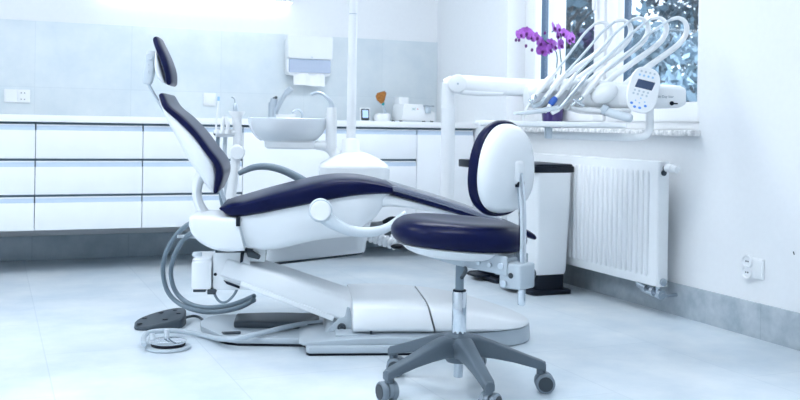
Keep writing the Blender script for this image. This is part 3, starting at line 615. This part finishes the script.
part('arm_underside', loft([ring(V(x, 4.425 - .12 * (x - .262), zc), V(0, .030, 0), V(0, 0, h), 3) for x, zc, h in ((.27, 1.060, .016), (.36, 1.054, .017), (.47, 1.052, .012))]), 'white', du, CAM)
hd_s = [(.56, 1.035, .045, 4.27), (.59, 1.047, .062, 4.27), (.66, 1.050, .066, 4.27), (.75, 1.050, .066, 4.27), (.85, 1.048, .068, 4.27), (.95, 1.042, .062, 4.26), (1.0, 1.04, .056, 4.26)]
part('instrument_head', loft([ring(V(x, d, z), V(0, .10, 0), V(0, 0, h), 3, 32) for x, z, h, d in hd_s]), 'white', du, CAM, 'white instrument head')
part('head_tray', loft([ring(V(x, 4.17, z), V(0, .06, 0), V(0, 0, h), 4) for x, z, h in ((.50, .957, .007), (.56, .962, .010), (.62, .972, .012), (.68, .985, .012))]), 'pale', du, CAM)
part('head_belly', loft([ring(V(x, 4.24, z), V(0, .10, 0), V(0, 0, h), 3) for x, z, h in ((.74, .990, .010), (.80, .978, .016), (.90, .974, .016), (1.0, .978, .014))]), 'white', du, CAM)
part('motor_body', loft([ring(V(x, 4.25, z), V(0, w, 0), V(0, 0, h), 4.5, 32) for x, z, w, h in ((.95, 1.042, .09, .054), (1.05, 1.042, .10, .054), (1.18, 1.043, .10, .052), (1.225, 1.043, .098, .049), (1.243, 1.043, .088, .040), (1.248, 1.043, .07, .03))]), 'white', du, CAM, 'white body at the right end')
part('body_print', text_bm('Ski Day Star', .0145), 'hose', du, CAM @ T(1.150, 4.1495, 1.040) @ Rx(90))
part('key_mark', mix(cyl((1.178, 4.150, 1.012), (1.178, 4.146, 1.012), .0095), box(1.186, 1.204, 4.147, 4.150, 1.008, 1.014, .001)), 'black', du, CAM)
part('pad_lobe', blob((.888, 4.17, 1.052), .062, .05, .045, Ry(-28)), 'white', du, CAM)
# whip arms with their hoses, holders, and the handpieces lying in them
tops = [(-.318, -.022, .562, 1.008), (-.226, -.010, .604, 1.000), (-.146, .0, .650, 1.000), (-.062, .004, .700, .995), (.032, .004, .768, 1.008)]
wnames = ['leftmost', 'second', 'middle', 'fourth', 'rightmost']
hp_lab = ['handpiece with chrome collar and slim downward nozzle, leftmost of the five under the whip arms',
          'grey tipped handpiece, second from left under the whip arms',
          'white handpiece with a bright blue ring, middle of the five',
          'slim silver handpiece with white tip, just right of the blue ringed one',
          'rightmost white handpiece with small chrome head under the whip arms']
for k, (dx, dz, hr, hz) in enumerate(tops):
    wa = part('whip_arm', tube([(.975 + dx, 4.30, 1.09 + dz, .0145), (1.03 + dx, 4.33, 1.133 + dz, .0145), (1.12 + dx, 4.37, 1.196 + dz, .014), (1.215 + dx, 4.40, 1.262 + dz, .0135), (1.262 + dx, 4.41, 1.305 + dz, .013), (1.283 + dx, 4.41, 1.35 + dz, .0125), (1.274 + dx, 4.405, 1.39 + dz, .011), (1.243 + dx, 4.40, 1.408 + dz, .009), (1.205 + dx, 4.39, 1.40 + dz, .0075)], n=12), 'white', du, CAM, 'white whip arm')
    e = V(hr + .105, 4.175, hz + .125)
    s = V(1.205 + dx, 4.39, 1.40 + dz); q = (s - e)
    pts = [tuple(s), tuple(e + q * .75 + V(-.004, 0, .008)), tuple(e + q * .45 + V(0, 0, .004)), tuple(e + q * .2), tuple(e)]
    part('instrument_hose', tube(pts, .0058, 10, 5), 'pale', wa, CAM, 'thin hose returning to the handpiece')
    part('holder', loft([ring(V(hr + .040 + .012 * i, 4.185 + .012 * abs(i - 2), hz + .040 + .013 * i), V(.021 - .002 * abs(i - 2), 0, -.012), V(0, .045 - .006 * abs(i - 2), 0), 2.6, 20) for i in range(6)]), 'white', du, CAM)
    ax = Vector((.60, .10, .72)).normalized()
    o = V(hr, 4.135, hz)
    HF = T(*(CAM @ o)) @ CAM
    t = thing('handpiece', hp_lab[k], 'handpiece', HF, 'handpieces resting in the instrument head')
    def P(a): return tuple(o + ax * a)
    body_m = ['white', 'white', 'white', 'steel', 'white'][k]
    part('grip', tube([(*P(.03), .0085), (*P(.07), .0105), (*P(.13), .0105), (*P(.175), .008)], n=14, sub=3), body_m, t, CAM)
    if k == 0:
        part('chrome_collar', mix(tube([(*P(.0), .012), (*P(.02), .013), (*P(.035), .010)], n=14, sub=2), tube([tuple(o + V(.01, -.018, .012)), tuple(o + V(.016, -.02, .0))], .008, sub=1)), 'chrome', t, CAM)
        part('nozzle', tube([tuple(o), tuple(o + V(-.018, -.01, -.03)), tuple(o + V(-.03, -.012, -.06)), tuple(o + V(-.031, -.012, -.085))], .0042), 'white', t, CAM)
    elif k == 1:
        part('neck', tube([(*P(.035), .009), (*P(.0), .009), tuple(o + V(-.03, -.01, -.012)) + (.010,)], n=14, sub=3), 'grey', t, CAM)
    elif k == 2:
        part('blue_ring', tube([(*P(.0), .013), (*P(.012), .0155), (*P(.032), .013)], n=16, sub=2), 'blue', t, CAM)
        part('tip', tube([(*P(.0), .009), tuple(o + V(-.015, -.006, -.022)) + (.0085,), tuple(o + V(-.024, -.008, -.036)) + (.007,)], n=14, sub=3), 'white', t, CAM)
    elif k == 3:
        part('neck', tube([(*P(.035), .010), (*P(.0), .0105), tuple(o + V(-.02, -.006, -.02)) + (.010,)], n=14, sub=3), 'steel', t, CAM)
        part('tip', tube([tuple(o + V(-.018, -.006, -.018)) + (.011,), tuple(o + V(-.045, -.01, -.033)) + (.0105,)], n=14, sub=2), 'white', t, CAM)
    else:
        part('chrome_head', mix(tube([(*P(.03), .010), (*P(.005), .011)], n=14, sub=2), tube([tuple(o + V(-.02, -.015, .012)), tuple(o + V(.022, -.015, -.012))], .0075, sub=1), tube([tuple(o + V(.0, -.01, .01)), tuple(o + V(-.03, -.012, -.012))], .006, sub=1)), 'chrome', t, CAM)
# handle, control panel, tray and its bent pipe
part('grab_handle', mix(tube([(.893, 4.15, .972, .019), (.938, 4.12, .957, .019), (.986, 4.09, .943, .018)], n=16, sub=2)), 'pale', du, CAM, 'grey grab handle')
part('handle_collar', cyl((.878, 4.16, .985), (.900, 4.147, .972), .023), 'grey', du, CAM)
PF = CAM @ T(1.036, 4.085, 1.064) @ Rx(-6) @ Ry(13)
cpn = part('control_panel', loft([ring(V(0, y, 0), V(w, 0, 0), V(0, 0, h), 2.8, 40) for y, w, h in ((.013, .058, .090), (.010, .066, .098), (-.006, .067, .100), (-.010, .063, .096))]), 'white', du, PF, 'tilted oval keypad panel')
sk = Matrix(((1, 0, .22, 0), (0, 1, 0, 0), (0, 0, 1, 0), (0, 0, 0, 1)))
part('screen', prism([(-.040, .005), (.034, .005), (.042, .042), (-.032, .042)], -.0112, -.009, .0005, 1, XZ), 'screen', cpn, PF, 'dark screen')
for r_, zz in enumerate((.078, .061)):
    for c_ in range(4): part('key', lathe([(.0, .0012), (.0045, .001), (.005, 0)], (-.030 + .019 * c_ + .004 * (1 - r_), -.0098, zz), 14, (0, -1, 0)), 'paleblue' if r_ else 'greyprint', cpn, PF)
for r_, zz in enumerate((-.008, -.023)):
    for c_ in range(4): part('key', lathe([(.0, .0012), (.0045, .001), (.005, 0)], (-.036 + .019 * c_ - .003 * r_, -.0098, zz), 14, (0, -1, 0)), 'greyprint', cpn, PF)
for (x, z) in ((-.004, -.038), (-.024, -.052), (-.006, -.058), (.016, -.050)): part('key', lathe([(.0, .0012), (.003, .001), (.0035, 0)], (x, -.0098, z), 12, (0, -1, 0)), 'paleblue', cpn, PF)
for (x, z) in ((-.038, -.066), (-.022, -.079), (.0, -.079), (.022, -.066)): part('key', blob((x, -.0105, z), .0065, .0015, .0055), mat('blue key', (.10, .32, .85), .4), cpn, PF, 'blue key')
part('tray_pipe', tube([(1.085, 4.16, 1.02), (1.085, 4.155, .95), (1.083, 4.15, .905), (1.072, 4.15, .876), (1.04, 4.15, .863), (.98, 4.15, .861), (.80, 4.15, .863), (.66, 4.15, .865), (.645, 4.15, .868)], .0175, 14, 5), 'white', du, CAM, 'white bent pipe carrying the tray')
part('tray_clip', box(.628, .660, 4.13, 4.17, .850, .905, .006), 'pale', du, CAM)
part('tray_board', mix(box(.335, .945, 3.99, 4.27, .900, .919, .006), box(.335, .945, 3.985, 4.0, .903, .924, .005), box(.335, .945, 4.26, 4.275, .903, .924, .005)), 'white', du, CAM, 'flat white tray')

# ------------------------------------------------------------------ operator's stool
SR = -41.
ST = T(*(CAM @ V(.212, 3.255, 0))) @ CAM @ Rz(SR)
sl = thing('operator_stool', 'navy round seated stool with white backrest shell on five grey casters', 'stool', ST)
ANG = [142 + 72 * k - SR for k in range(5)]
KR = .93
part('hub', lathe([(.0, .098), (.040, .098), (.045, .105), (.050, .125), (.060, .165), (.05, .186), (.03, .192), (.0, .192)], n=28), 'base', sl)
for i, a in enumerate(ANG):
    F = Rz(a)
    rr = []
    for x, zc, h, w in ((.035, .150, .036, .034), (.07, .152, .034, .030), (.13, .140, .028, .025), (.20, .122, .021, .022), (.27, .102, .017, .020), (.305, .092, .016, .019), (.318, .086, .013, .016)):
        rr.append(ring(V(x * KR, 0, zc), V(0, w, 0), V(0, 0, h), 5, 20))
    arm = mix(loft(rr), cyl((.302 * KR, 0, .104), (.302 * KR, 0, .062), .0155))
    arm.transform(F)
    lgp = part('base_leg', arm, 'base', sl)
    cast = [25, 160, 100, 40, 200][i]
    CF = F @ T(.302 * KR, 0, 0) @ Rz(cast - a - SR * 0)
    w1 = mix(*[lathe([(.012, -.011), (.029, -.011), (.033, -.006), (.033, .006), (.030, .010), (.012, .011)], (.013, s * .018, .0332), 28, (0, 1, 0)) for s in (-1, 1)])
    w1.transform(CF); cs = part('caster_wheel', w1, 'tread', lgp, None, 'grey twin caster')
    w2 = mix(cyl((.0, 0, .07), (0, 0, .04), .007), *[cyl((.013, s * .0285, .0332), (.013, s * .0305, .0332), .025, n=24) for s in (-1, 1)], cyl((.013, -.01, .0332), (.013, .01, .0332), .020))
    w2.transform(CF); part('wheel_disc', w2, 'dark', cs)
    w3 = loft([ring(V(.006, y, .040), V(.029, 0, 0), V(0, 0, .029), 2.2, 20) for y in (-.0065, .0065)])
    w3.transform(CF); part('caster_hood', w3, 'tread', cs)
part('column_cover', lathe([(.024, .185), (.025, .19), (.0245, .33), (.022, .337), (.0, .337)], n=28), 'chrome', sl, None, 'chrome column cover')
part('column_collar', cyl((0, 0, .332), (0, 0, .342), .0225), 'black', sl)
part('gas_column', cyl((0, 0, .335), (0, 0, .47), .0145), 'hose', sl)
part('column_foot', cyl((0, 0, .10), (0, 0, .045), .016), 'steel', sl)
SEAT = T(0, 0, 0) @ Rz(-SR) @ T(-.006, 0, .535) @ Ry(3.5) @ T(0, 0, -.535)
def disc(prof, n=2.25, res=56, ex=1.0): return loft([ring(V(0, 0, z), V(max(r, .002) * ex, 0, 0), V(0, max(r, .002), 0), n, res) for r, z in crom(prof, 2)])
part('seat_cushion', disc([(.188, .494), (.206, .500), (.219, .515), (.223, .532), (.217, .553), (.200, .570), (.175, .580), (.13, .582), (.08, .578), (.04, .576), (.01, .575)], ex=1.04), 'navy', sl, ST @ SEAT, 'navy round seat cushion')
part('seat_pan', disc([(.05, .452), (.13, .458), (.175, .472), (.193, .488), (.198, .498), (.01, .500)]), 'shell', sl, ST @ SEAT, 'white seat pan')
mp = part('tilt_plate', mix(prism([(-.135, .484), (.235, .484), (.235, .422), (.02, .434), (-.11, .451), (-.135, .464)], -.062, -.054, .003, 2, XZ), prism([(-.135, .484), (.235, .484), (.235, .422), (.02, .434), (-.11, .451), (-.135, .464)], .054, .062, .003, 2, XZ), box(-.12, .19, -.06, .06,    .468, .486, .004)), 'stoolgrey', sl, None, 'pale grey tilt mechanism plate')
for x, z in ((-.085, .468), (-.02, .457), (.06, .455), (.125, .453), (.170, .45)): part('plate_screw', cyl((x, -.062, z), (x, -.069, z), .0085), 'steel', mp)
part('release_lever', tube([(.06, -.05, .43), (.10, -.10, .425), (.13, -.16, .415)], .006), 'dark', sl)
bk = part('back_bracket', mix(box(.200, .284, -.056, .03, .380, .462, .008, 3), box(.18, .215, -.056, .03, .42, .475, .006)), 'stoolgrey', sl, None, 'pale grey bracket holding the back post')
for x, z in ((.212, .450), (.222, .396)): part('bracket_bolt', cyl((x, -.056, z), (x, -.064, z), .012), 'steel', bk)
part('bracket_knob', cyl((.248, -.056, .424), (.248, -.061, .424), .009), 'dark', bk)
part('clamp_knob', mix(cyl((.25, .03, .42), (.25, .055, .42), .022)), 'dark', bk)
part('back_post', tube([(.262, -.015, .33), (.262, -.015, .40), (.262, -.015, .52), (.258, -.012, .62), (.246, -.006, .70), (.236, 0, .745)], .0125, 16, 4), 'chrome', sl, None, 'chrome back post')
# backrest: cushion and shell are ovals in the y,z plane, thick along x
def oval(x, hw, hh, n=2.35, lean=.0, zc=.762, res=48):
    r = []
    for k in range(res):
        cs, sn = math.cos(2 * PI * k / res), math.sin(2 * PI * k / res)
        yy = hw * sp(cs, 2 / n) * (1 - .10 * sp(sn, 2 / n)); zz = hh * sp(sn, 2 / n)
        r.append(V(x + lean * zz - .16 * (yy * yy), yy, zc + zz))
    return r
LEAN = .03
BX = .006
part('back_cushion', loft([oval(x + BX, w, h, lean=LEAN) for x, w, h in ((.122, .10, .10), (.127, .128, .130), (.137, .148, .150), (.150, .1515, .158), (.162, .1515, .158), (.170, .147, .154), (.172, .130, .135))]), 'navy', sl, None, 'navy back cushion')
part('back_shell', loft([oval(x + BX, w, h, lean=LEAN) for x, w, h in ((.166, .143, .147), (.176, .143, .147), (.192, .138, .142), (.210, .122, .126), (.222, .095, .10), (.229, .06, .066), (.231, .02, .02))]), 'shell', sl, None, 'white backrest shell')
part('post_sleeve', box(.200, .245, -.028, .024, .712, .790, .012, 3), 'shell', sl, None, 'white sleeve for the back post')
part('sleeve_slot', box(.222, .2475, -.020, .014, .704, .722, .002), 'black', sl)

# ------------------------------------------------------------------ foot controls
def fl(px, py, z):                   # point at height z above the floor
    dx, dy = px - 400, py - 124.62; c, s = math.cos(.0166), math.sin(.0166)
    u, w = (dx * c + dy * s) / 955.82, (-dx * s + dy * c) / 955.82
    return tuple(CAM @ V(u, 1, 0) * ((.9 - z) / w) + V(0, 0, z))
FPF = T(*(CAM @ V(-1.035, 4.17, 0))) @ CAM
t = thing('foot_pedal', 'dark grey wedge foot pedal on the floor left of chair base', 'pedal', FPF)
PE = [(-.100, -.03), (-.105, .0), (-.09, .035), (-.05, .075), (.0, .105), (.05, .118), (.085, .105), (.100, .07), (.104, .02), (.098, -.025), (.07, -.045), (.02, -.065), (-.03, -.082), (-.07, -.082), (-.092, -.06)]
PE = crom(PE + [PE[0]], 3)[:-1]
def ped(z, k):
    cx, cy = 0, .01; o = []
    for x, y in PE:
        top = .012 + .022 * (x + .105) / .21 + .034 * (y + .082) / .2
        o.append(V(cx + (x - cx) * k, cy + (y - cy) * k, z if z < .015 else top + (z - .03)))
    return o
pd = part('pedal_body', loft([ped(.001, .99), ped(.006, 1.01), ped(.025, 1.0), ped(.030, .95), ped(.0305, .90)]), 'pedal', t)
for (x, y) in ((-.075, -.045), (-.07, .02), (-.01, .07), (.05, .085), (.075, .04), (.03, -.02)):
    z = .012 + .022 * (x + .105) / .21 + .034 * (y + .082) / .2 + .0005
    part('button', lathe([(.0, .003), (.010, .003), (.013, 0)], (x, y, z), 16), 'black', pd)
part('cable', tube([fl(*p) for p in ((184, 318, .015), (194, 316, .012), (201, 318.5, .007), (206, 324.5, .007), (212, 330, .007), (219, 332.5, .015), (226, 333, .043), (240, 332.5, .043))], .006), 'dark', t, WORLD)
DCF = T(.655, 3.83) @ CAM
t = thing('foot_control', 'round chrome disc foot control with loop handle on the floor', 'foot control', DCF)
part('base_ring', lathe([(.0, .0005), (.084, .0005), (.089, .004), (.088, .010), (.078, .012), (.0, .012)], n=40), 'grey', t)
part('rubber_gasket', lathe([(.0, .01), (.064, .01), (.068, .020), (.064, .026), (.0, .026)], n=36), 'black', t)
part('chrome_disc', lathe([(.0, .040), (.02, .039), (.05, .036), (.066, .033), (.072, .030), (.071, .026), (.0, .026)], n=44), 'chrome', t)
part('handle_post', lathe([(.013, .0), (.013, .030), (.011, .042), (.0, .044)], (-.072, .03, .008), 18), 'pale', t)
part('handle_post', lathe([(.011, .0), (.011, .040), (.009, .054), (.0, .056)], (-.025, .078, .004), 18), 'pale', t)
part('hose', tube([fl(*p) for p in ((144, 344, .03), (143.5, 338, .03), (148, 333, .03), (160, 331, .03), (178, 331, .025), (195, 333.5, .018), (210, 337, .014), (221, 339, .030), (232, 339, .05), (245, 337, .052), (262, 333, .052), (282, 328, .052), (303, 324, .054), (322, 322, .06))], .0105, n=14), 'grey', t, WORLD, 'grey hose running to the chair base')

# ------------------------------------------------------------------ outside: trees, ground
struct('ground', box(XW + .42, 30, -4, 34, -.5, -.3, 0), 'grass')
def tree(loc, h, r, n, m, lab, seed, zc, lo=.02, cat='tree'):
    rnd = random.Random(seed)
    t = thing('tree', lab, cat, T(loc[0], loc[1], -.3), 'trees outside the window')
    segs = [tube([(0, 0, 0, .09), (.05, .03, zc * .5, .075), (0, .06, zc, .055), (.05, .0, h * .92, .02)], n=9)]
    for k in range(12):
        a = rnd.uniform(0, 2 * PI); z = rnd.uniform(zc * .5, h * .8); L = r * rnd.uniform(.5, .9)
        segs.append(tube([(0, 0, z, .03), (math.cos(a) * L * .5, math.sin(a) * L * .5, z + .25, .02), (math.cos(a) * L, math.sin(a) * L, z + .35 * rnd.random() + .2, .008)], n=6, sub=2))
    part('trunk', mix(*segs), 'bark', t)
    bm = bmesh.new(); cl = []
    for k in range(max(10, n // 45)):
        while True:
            p = V(rnd.uniform(-1, 1), rnd.uniform(-1, 1), rnd.uniform(-1, 1))
            if .35 < p.length < 1: break
        cl.append(V(p.x * r, p.y * r, zc + p.z * (h - zc)))
    for k in range(n):
        c = rnd.choice(cl) + V(rnd.gauss(0, .20), rnd.gauss(0, .20), rnd.gauss(0, .16)) * r * .8
        s = rnd.uniform(.6, 1.3) * lo * 4
        a = V(rnd.gauss(0, 1), rnd.gauss(0, 1), rnd.gauss(0, 1)).normalized(); b = a.orthogonal().normalized(); b = (b + a.cross(b) * rnd.uniform(-1, 1)).normalized()
        w = a.cross(b) * s * .4; b = b * s
        bm.faces.new([bm.verts.new(c - b), bm.verts.new(c + w + a * s * .1), bm.verts.new(c + b), bm.verts.new(c - w + a * s * .1)])
    part('crown', bm, m, t)
tree((6.0, 9.25), 3.3, .85, 3600, 'tree', 'dense dark tree outside, seen through the left window pane', 1, 1.6, .026)
tree((6.3, 7.55), 1.75, .75, 3000, 'treepale', 'low frosty bush outside behind the control panel, right window pane', 2, .85, .020, 'bush')
tree((8.7, 11.3), 2.7, 1.0, 3400, 'treepale', 'pale frosted tree outside behind the whip arms, middle of the right pane', 3, 1.35, .026)
tree((9.7, 14.6), 4.6, 1.1, 2600, 'tree', 'tall sparse tree farther away, rising behind the dark tree in the left pane', 4, 2.3, .030)
tree((12.2, 14.4), 4.6, 1.15, 2000, 'tree', 'tall thin tree outside against the sky at the top right of the window', 5, 2.4, .030)
tree((11.0, 17.8), 5.0, 1.5, 3000, 'treepale', 'far pale tree outside right behind the orchid, edge of the left pane', 8, 2.4, .034)

# ------------------------------------------------------------------ light: added ceiling panels, wall lamp, sky through the window
for i, (x, y) in enumerate(((-1.5, .2), (-1.5, 2.5), (-.8, 4.0), (1.9, 4.5), (.9, 2.2))):  # panels out of view, added to light the room
    t = thing('ceiling_light', ['ceiling panel light above the camera side, at the left', 'ceiling panel light over the left middle of the room', 'ceiling panel light over the left cabinets', 'ceiling panel light over the row of cabinets behind the chair', 'ceiling panel light over the stool in the middle of the room'][i], 'ceiling light', T(x, y, HT), 'ceiling panel lights')
    part('frame', mix(box(-.62, .62, -.32, -.30, -.04, -.001, .002), box(-.62, .62, .30, .32, -.04, -.001, .002), box(-.62, -.60, -.30, .30, -.04, -.001, .002), box(.60, .62, -.30, .30, -.04, -.001, .002)), 'white', t)
    part('diffuser', box(-.6, .6, -.3, .3, -.03, -.002, 0), 'lamp', t)
w = bpy.data.worlds.new('sky'); scene.world = w; w.use_nodes = True
bg = w.node_tree.nodes['Background']; bg.inputs[0].default_value = (.80, .89, 1, 1); bg.inputs[1].default_value = 3.0

# ------------------------------------------------------------------ camera
cd = bpy.data.cameras.new('camera'); cam = bpy.data.objects.new('camera', cd); COL.objects.link(cam); scene.camera = cam
cd.sensor_fit = 'HORIZONTAL'; cd.sensor_width = 36; cd.lens = 955.82 * 36 / 800
cd.shift_y = -(200 - 124.62) / 800
r = V(math.cos(YAW), -math.sin(YAW), 0); f = V(math.sin(YAW), math.cos(YAW), 0); u = V(0, 0, 1); ro = .0166
r2 = r * math.cos(ro) + u * math.sin(ro); u2 = u * math.cos(ro) - r * math.sin(ro)
mw = Matrix((( r2.x, u2.x, -f.x, 0), (r2.y, u2.y, -f.y, 0), (r2.z, u2.z, -f.z, .9), (0, 0, 0, 1))); cam.matrix_world = mw
cd.dof.use_dof = True; cd.dof.focus_distance = 3.7; cd.dof.aperture_fstop = 4.8
cd.clip_start = .05

scene.view_settings.view_transform = 'Standard'; scene.view_settings.look = 'None'
scene.view_settings.gamma = 1; scene.view_settings.use_curve_mapping = False
scene.view_settings.exposure = 0.31
